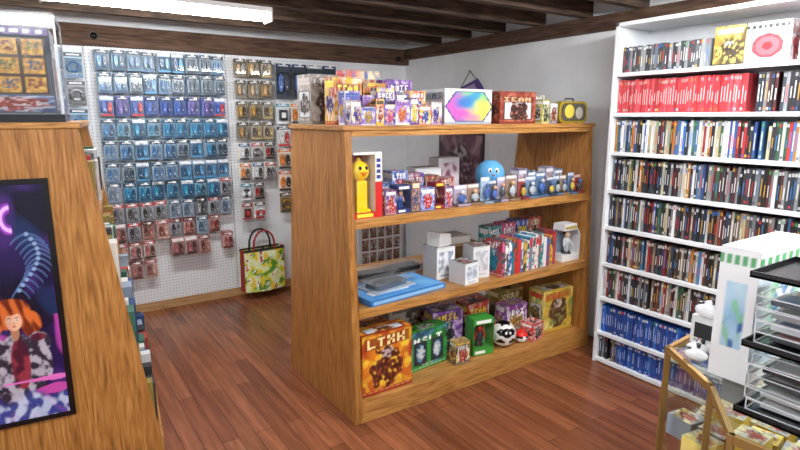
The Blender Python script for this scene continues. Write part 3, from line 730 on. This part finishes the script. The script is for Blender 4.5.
def poster(u,v):
    n=nz(u*3,v*4,4.2);m=nz(u*7,v*9,1.7);k=nz(u*22,v*30,6.6);g=nz(u*50,v*70,3.1)
    c=mix(C('#0c0a24'),C('#241450'),n*1.3+.45)
    c=mix(c,C('#482478'),ss(.05,.5,m)*.6)
    c=mix(c,C('#142c58'),ss(.1,.5,nz(u*4+3,v*5,9))*.8)
    s=abs(math.sin((u*2.2+v*3.1+n*1.2)*3.2))
    if v<.45: c=mix(c,C('#c848b0'),ss(.88,.99,s)*.7)
    if .80<v<.93:
        q=(u*5.2+.35)%1
        d=abs(math.hypot((q-.5)*1.3,(v-.865)*8)-.38)
        if u<.80: c=mix(c,C('#9038b8'),ss(.22,.1,d)); c=mix(c,C('#f0b8ff'),ss(.09,.04,d))
    for j in range(12):
        yy=.80-j*.021; cx=.84+.09*math.sin(j*.3+.4)
        ex=(u-cx)/(.10-.004*j)
        if abs(ex)<1:
            rd=abs(v-(yy-.04*ex*ex))
            if rd<.007: c=mix(c,C('#4c6c9c'),ss(.007,.002,rd)*.8)
        sd=math.hypot((u-cx)/.014,(v-yy)/.009)
        if sd<1.2: c=mix(c,C('#84a0c8'),ss(1.2,.7,sd))
    def E(cx,cy,rx,ry): return 1-math.sqrt(((u-cx)/rx)**2+((v-cy)/ry)**2)
    def lay(c,e,col,soft=.12): return mix(c,col,ss(0,soft,e))
    X=.735
    hairc=mix(C('#6c2412'),C('#d0682c'),ss(-.3,.3,nz(u*30+v*10,v*14,3)))
    c=lay(c,E(X,.475,.13,.07)+m*.25,hairc); c=lay(c,E(X+.10,.43,.07,.06)+m*.3,hairc); c=lay(c,E(X-.12,.44,.06,.05)+m*.3,hairc)
    arm=mix(C('#302838'),C('#b0a8b8'),ss(-.25,.35,k+g*.4))
    redc=mix(C('#48162a'),C('#903040'),ss(-.3,.3,k))
    c=lay(c,E(X,.20,.15,.19),arm,.05)
    c=lay(c,E(X+.01,.25,.06,.12),redc); c=lay(c,E(X+.13,.335,.08,.05),arm,.08); c=lay(c,E(X+.13,.36,.05,.018),redc)
    c=lay(c,E(X-.14,.335,.08,.05),arm,.08); c=lay(c,E(X+.16,.24,.04,.08),arm,.1)
    c=lay(c,E(X,.390,.026,.035),C('#b07858'))
    f=E(X,.44,.052,.043)
    if f>0:
        c=lay(c,f,mix(C('#c88868'),C('#e8b494'),ss(-.06,.05,u-X+.02)),.1)
        for s_ in(-1,1):
            c=lay(c,E(X+s_*.021,.445,.011,.0048),C('#f0f0f0'),.3);c=lay(c,E(X+s_*.021,.445,.005,.0045),C('#20382c'),.3)
            c=lay(c,E(X+s_*.022,.454,.015,.0025),C('#602818'),.3)
        c=lay(c,E(X+.003,.430,.005,.007),C('#b87458'),.5);c=lay(c,E(X,.418,.013,.0035),C('#a84040'),.4)
    c=lay(c,E(X-.01,.483,.06,.018)+m*.2,hairc)
    c=lay(c,E(X+.08,.17,.2,.012)+m*.6,C('#e070c0')); c=lay(c,E(X+.16,.12,.14,.018)+m*.6,C('#c048a0'))
    if v<.13: c=mix(c,mix(C('#3c4898'),C('#c0cce8'),ss(-.1,.3,k)),ss(.13,.08,v+m*.04)*.8)
    c=lay(c,E(.22,.30,.15,.2),mix(C('#20304c'),C('#6890c0'),ss(-.3,.4,k))); c=lay(c,E(.22,.52,.06,.045),C('#d8a890')); c=lay(c,E(.22,.565,.08,.035),C('#c8c8e0'))
    return c
mb=MB();PW,PH=.60,1.0;pz=.35
px0=-W/2-PW/2-.03
mb.box(px0-.012,px0+PW+.012,-.016,-.002,pz-.012,pz+PH+.012,C('#0c0c10'),1,Mf)
mb.paint((px0+.010,-.0170,pz+.010),(PW-.020,0,0),(0,0,PH-.020),190,310,poster,1,Mf)
mb.build('framed_poster')
mb=MB();zt=HH+.0265
x1,x0=-.26,-.74
mb.box(x0,x1,.03,.36,zt,zt+.03,C('#20222a'),1,Mf)
mb.box(x0,x1,.03,.36,zt+.41,zt+.418,(1,1,1),3,Mf)
for a in((x0,x1,.03,.038),(x0,x1,.352,.36),(x0,x0+.008,.038,.352),(x1-.008,x1,.038,.352)): mb.box(*a,zt+.40,zt+.409,C('#c8d0d8'),1,Mf)
for xx in(x0,x1-.008):
    for yy in(.03,.352): mb.box(xx,xx+.008,yy,yy+.008,zt+.03,zt+.40,C('#d0d8e0'),1,Mf)
mb.box(x0+.002,x1-.002,.031,.033,zt+.03,zt+.40,(1,1,1),3,Mf);mb.box(x1-.003,x1-.001,.038,.352,zt+.03,zt+.40,(1,1,1),3,Mf)
def cards(u,v):
    a=(u*3)%1;b_=(v*3)%1
    if .08<a<.92 and .08<b_<.92:
        n=nz(u*14,v*14,8);n2=nz(u*22,v*22,4)
        c=mix(C('#a06424'),C('#e8bc58'),n+.5)
        if .2<a<.8 and .3<b_<.8: c=mix(c,[C('#50683c'),C('#7c3c30'),C('#3c587c')][(int(u*3)*2+int(v*3))%3],ss(-.15,.2,n2))
        return c
    return C('#3c2c20')
mb.box(x0+.15,x1-.03,.12,.32,zt+.032,zt+.37,C('#3c4454'),0,Mf)
mb.paint((x0+.17,.119,zt+.11),(x1-x0-.22,0,0),(0,0,.22),54,54,cards,1,Mf)
mb.paint((x0+.155,.1192,zt+.34),(x1-x0-.19,0,0),(0,0,.028),40,6,lambda u,v:C('#e8e8f0') if (u*7)%1<.6 and .2<v<.8 else C('#5a3c8c'),1,Mf)
mb.paint((x0+.155,.119,zt+.038),(x1-x0-.19,0,0),(0,0,.066),50,14,art(301,['#28406c','#5878a8','#d8d8e0','#b84838','#f0f0f8'],title=False,rw=.4,rh=.4,cy=.5),1,Mf)
mb.paint((x1-.0295,.12,zt+.04),(0,.2,0),(0,0,.32),30,50,art(302,['#485870','#98a8b8','#d8dce0','#a86848','#ffffff']),0,Mf)
mb.box(x0+.02,x0+.13,.071,.12,zt+.032,zt+.37,C('#8890a0'),0,Mf)
mb.paint((x0+.02,.07,zt+.04),(.11,0,0),(0,0,.32),24,50,art(300,['#586880','#a8b4c0','#d8dce0','#b85840','#ffffff']),0,Mf)
mb.build('acrylic_display_case')

# ---------------------------------------------------------------- glass counter
poly=[(1.47,.80),(1.335,.61),(1.15,.475),(1.17,.05),(1.3,-.6),(2.3,-.6),(2.3,.86)]
mb=MB();H=.95;gold=C('#a88850')
cxm=sum(p[0] for p in poly)/7;cym=sum(p[1] for p in poly)/7
mb.prism(poly,0,.3,'z',(1,1,1),6)
mb.prism([(cxm+(a-cxm)*.97,cym+(b_-cym)*.97) for a,b_ in poly],.3,.31,'z',C('#d8c8a0'),2)
mb.prism(poly,H-.01,H,'z',(1,1,1),5)
mb.prism([(cxm+(a-cxm)*.97,cym+(b_-cym)*.97) for a,b_ in poly],.70,.708,'z',(1,1,1),5)
n=len(poly)
for i in range(n):
    a=poly[i];b_=poly[(i+1)%n]
    A=Vector((a[0],a[1],0));B=Vector((b_[0],b_[1],0));l=(B-A).length;ang=math.atan2(B.y-A.y,B.x-A.x)
    M=Matrix.Translation(A)@Matrix.Rotation(ang,4,'Z')
    mb.box(0,l,-.004,.008,H-.016,H+.004,gold,4,M);mb.box(0,l,-.004,.012,.3,.33,gold,4,M)
    mb.box(0,l,.002,.005,.33,H-.016,(1,1,1),5,M)
    mb.box(-.006,.006,-.006,.008,.3,H+.004,gold,4,M)
counter=mb.build('glass_display_counter',MATS+[CREAM])
rr=random.Random(31)
mb=MB()
def inpoly(x,y,s=.9):
    px=[(cxm+(a-cxm)*s,cym+(b_-cym)*s) for a,b_ in poly];c=False
    for i in range(n):
        (x1_,y1_),(x2_,y2_)=px[i],px[(i+1)%n]
        if (y1_>y)!=(y2_>y) and x<(x2_-x1_)*(y-y1_)/(y2_-y1_)+x1_: c=not c
    return c
gy=-.45
while gy<.80:
    gx=1.17
    while gx<2.2:
        if inpoly(gx,gy,.93):
            M=RZ(gx,gy,.709,rr.uniform(-12,12));c=C(rr.choice(['#d8b840','#c8a038','#e8d478','#c8c8c8','#686870','#b87038','#e8e0c8','#90a0b0']));hh=rr.choice([.02,.035,.06,.09])
            mb.box(-.033,.033,-.037,.037,0,hh,c,0,M);mb.paint((-.032,-.036,hh+.0006),(.064,0,0),(0,.072,0),10,10,art(rr.random()*40,[rr.choice(['#e8c840','#d8d8d8','#a8b0c0']),'#f0e090','#806030','#c03828','#f0f0f0'],title=False),0,M)
        gx+=.075
    gy+=.084
parent(mb.build('handheld_games'),counter)
mb=MB();gy=-.45
while gy<.75:
    gx=1.2
    while gx<2.2:
        if inpoly(gx,gy,.9):
            M=RZ(gx,gy,.3105,rr.uniform(-8,8));hh=rr.uniform(.12,.32);c=C(rr.choice(['#d0a848','#e8d8a8','#a08050','#c85848','#e8e8e8','#e0c060','#6880a0']))
            mb.box(-.05,.05,-.05,.05,0,hh,c,0,M)
            pl_=[rr.choice(['#d0a848','#e8d8a8','#a08050','#6880a0']),'#e8e8e8','#f0e090','#a05038','#ffffff'];a_=art(rr.random()*40,pl_)
            mb.paint((-.0508,.05,0),(0,-.1,0),(0,0,hh),12,24,a_,0,M);mb.paint((-.05,-.0508,0),(.1,0,0),(0,0,hh),12,24,a_,0,M)
        gx+=.12
    gy+=.12
parent(mb.build('boxed_consoles'),counter)

def xside(u,v):
    d=math.hypot((u-.5)*1.0,(v-.56)*1.1)
    s=nz(u*4,v*4,2.2)
    c=mix(C('#b8dcf0'),C('#eef4f8'),v*.8+s*.6)
    if d<.34: c=mix(C('#78c4a0'),C('#d8f0e0'),ss(.2,.34,d))
    if d<.2: c=C('#3c7cb8') if abs(abs(u-.5)-abs(v-.56))>.05 else C('#f0f8f4')
    if v>.86: c=C('#f4f6f8') if not(.88<v<.95 and (u*8)%1<.6) else C('#4c9c60')
    if v<.12: c=C('#f4f6f8')
    return c
def xfront(u,v):
    c=C('#f0f3f6')
    if .25<v<.75 and .2<u<.8:
        c=mix(C('#90c0e4'),C('#c8e4f4'),v+nz(u*3,v*5,1)*.6); c=mix(c,C('#88cca0'),ss(.0,.3,nz(u*5,v*5,4)))
        c=mix(c,C('#3c6cb0'),ss(.25,.4,nz(u*5+2,v*7,8)))
    if v>.86 and (u*5)%1<.6 and .88<v<.95: c=C('#5ca870')
    return c
pbox('game_console_box',1.545,.605,.9555,.30,.09,.335,0,['#eef0f2','#e0ece6','#c8d8e8','#b8d8c0','#f0f0f0'],410,front=xside,side=xfront,body='#e8ecf0',res=250)
mb=MB();blk=C('#18181b')
RX0,RX1,RY0,RY1=1.25,1.47,-.06,.52
z0=.9555
for z in(z0,z0+.155,z0+.31):
    mb.box(RX0,RX1,RY0,RY1,z,z+.005,blk,1)
    for a in((RX0,RX0+.003,RY0,RY1),(RX1-.003,RX1,RY0,RY1),(RX0,RX1,RY1-.003,RY1),(RX0,RX1,RY0,RY0+.003)): mb.box(*a,z,z+.014,blk,1)
    for k in range(1,4): mb.box(RX0,RX1,RY1-k*.145-.0015,RY1-k*.145+.0015,z,z+.022,blk,1)
for xx in(RX0+.012,RX1-.012):
    for yy in(RY1-.145,RY0+.145): mb.cyl((xx,yy,z0),(xx,yy,z0+.31),.004,.004,8,blk,1)
rack=mb.build('tiered_display_rack')
EDGE=(.85,.88,.92)
mb=MB();rr=random.Random(44)
for z,nl_ in((z0+.0055,5),(z0+.1605,5),(z0+.3155,1)):
    for k in range(4):
        yc=RY1-.0725-k*.145
        for lv in range(nl_ if not(z>1.05 and k==0) else nl_-1):
            zz=z+lv*.0275;M=RZ((RX0+RX1)/2+rr.uniform(-.006,.006),yc+rr.uniform(-.003,.003),zz,rr.uniform(-3,3))
            if z>1.25 and rr.random()<.3: continue
            mb.box(-.088,.088,-.06,.06,0,.0265,(1,1,1),3,M)
            for zz2 in(0.0,.024):
                for e in((-.088,-.086,-.06,.06),(.086,.088,-.06,.06),(-.086,.086,-.06,-.058),(-.086,.086,.058,.06)): mb.box(*e,zz2,zz2+.0022,EDGE,1,M)
            for sx in(-.088,.086):
                for sy in(-.06,.058): mb.box(sx,sx+.002,sy,sy+.002,0,.0265,EDGE,1,M)
            if rr.random()<.8:
                c=C(rr.choice(['#2c2c30','#d8dce0','#50545c','#a0a4a8','#c8c8c8']))
                mb.box(-.06,.06,-.04,.04,.004,.014,c,1,M);mb.box(-.045,.01,-.032,.032,.014,.0155,C(rr.choice(['#f0f0f0','#c04040','#e8e8e8','#5878b0'])),0,M)
parent(mb.build('clear_cartridge_cases'),rack)
def controller(x,y,z,rot,S=.8,c='#eceef0'):
    mb=MB();c=C(c)
    mb.ell((0,0,.025),(.055,.035,.022),20,12,c,1)
    for s in(-1,1):
        mb.ell((s*.052,-.018,.022),(.026,.042,.021),16,10,c,1)
        mb.cyl((s*.025,-.016,.04),(s*.025,-.016,.056),.006,.009,12,C('#303236'),1)
    mb.ell((-.05,.012,.042),(.012,.012,.004),10,6,C('#404448'),1)
    for a in range(4): mb.ell((.05+.011*math.cos(a*math.pi/2),.012+.011*math.sin(a*math.pi/2),.043),(.004,.004,.003),8,5,C(['#c03030','#30a050','#3060c0','#d0b030'][a]),1)
    return mb.build('game_controller',M=RZ(x,y,z,rot)@Matrix.Scale(S,4))
mb=MB();mb.box(-.05,.05,-.04,.04,0,.085,C('#e4e7ea'),1);mb.box(-.051,-.05,-.03,.03,.02,.065,C('#303438'),1);mb.box(-.035,.035,-.0408,-.04,.015,.07,C('#505860'),1);mb.build('controller_stand',M=RZ(1.60,.742,.9555,0),bevel=.006)
controller(1.475,.725,.9545,10,.72);controller(1.60,.742,1.0405,-20,.9)

# ---------------------------------------------------------------- world + camera
w=bpy.data.worlds.new('World');scene.world=w;w.use_nodes=True
w.node_tree.nodes['Background'].inputs[0].default_value=(.8,.85,1,1);w.node_tree.nodes['Background'].inputs[1].default_value=.3
cam=bpy.data.cameras.new('Camera');cam.sensor_width=36;cam.lens=24.75;cam.clip_start=.02
co=bpy.data.objects.new('Camera',cam);scene.collection.objects.link(co)
co.location=(0,0,1.6);co.rotation_euler=(math.radians(90-11.1),0,math.radians(-34))
scene.camera=co
scene.view_settings.view_transform='Standard'
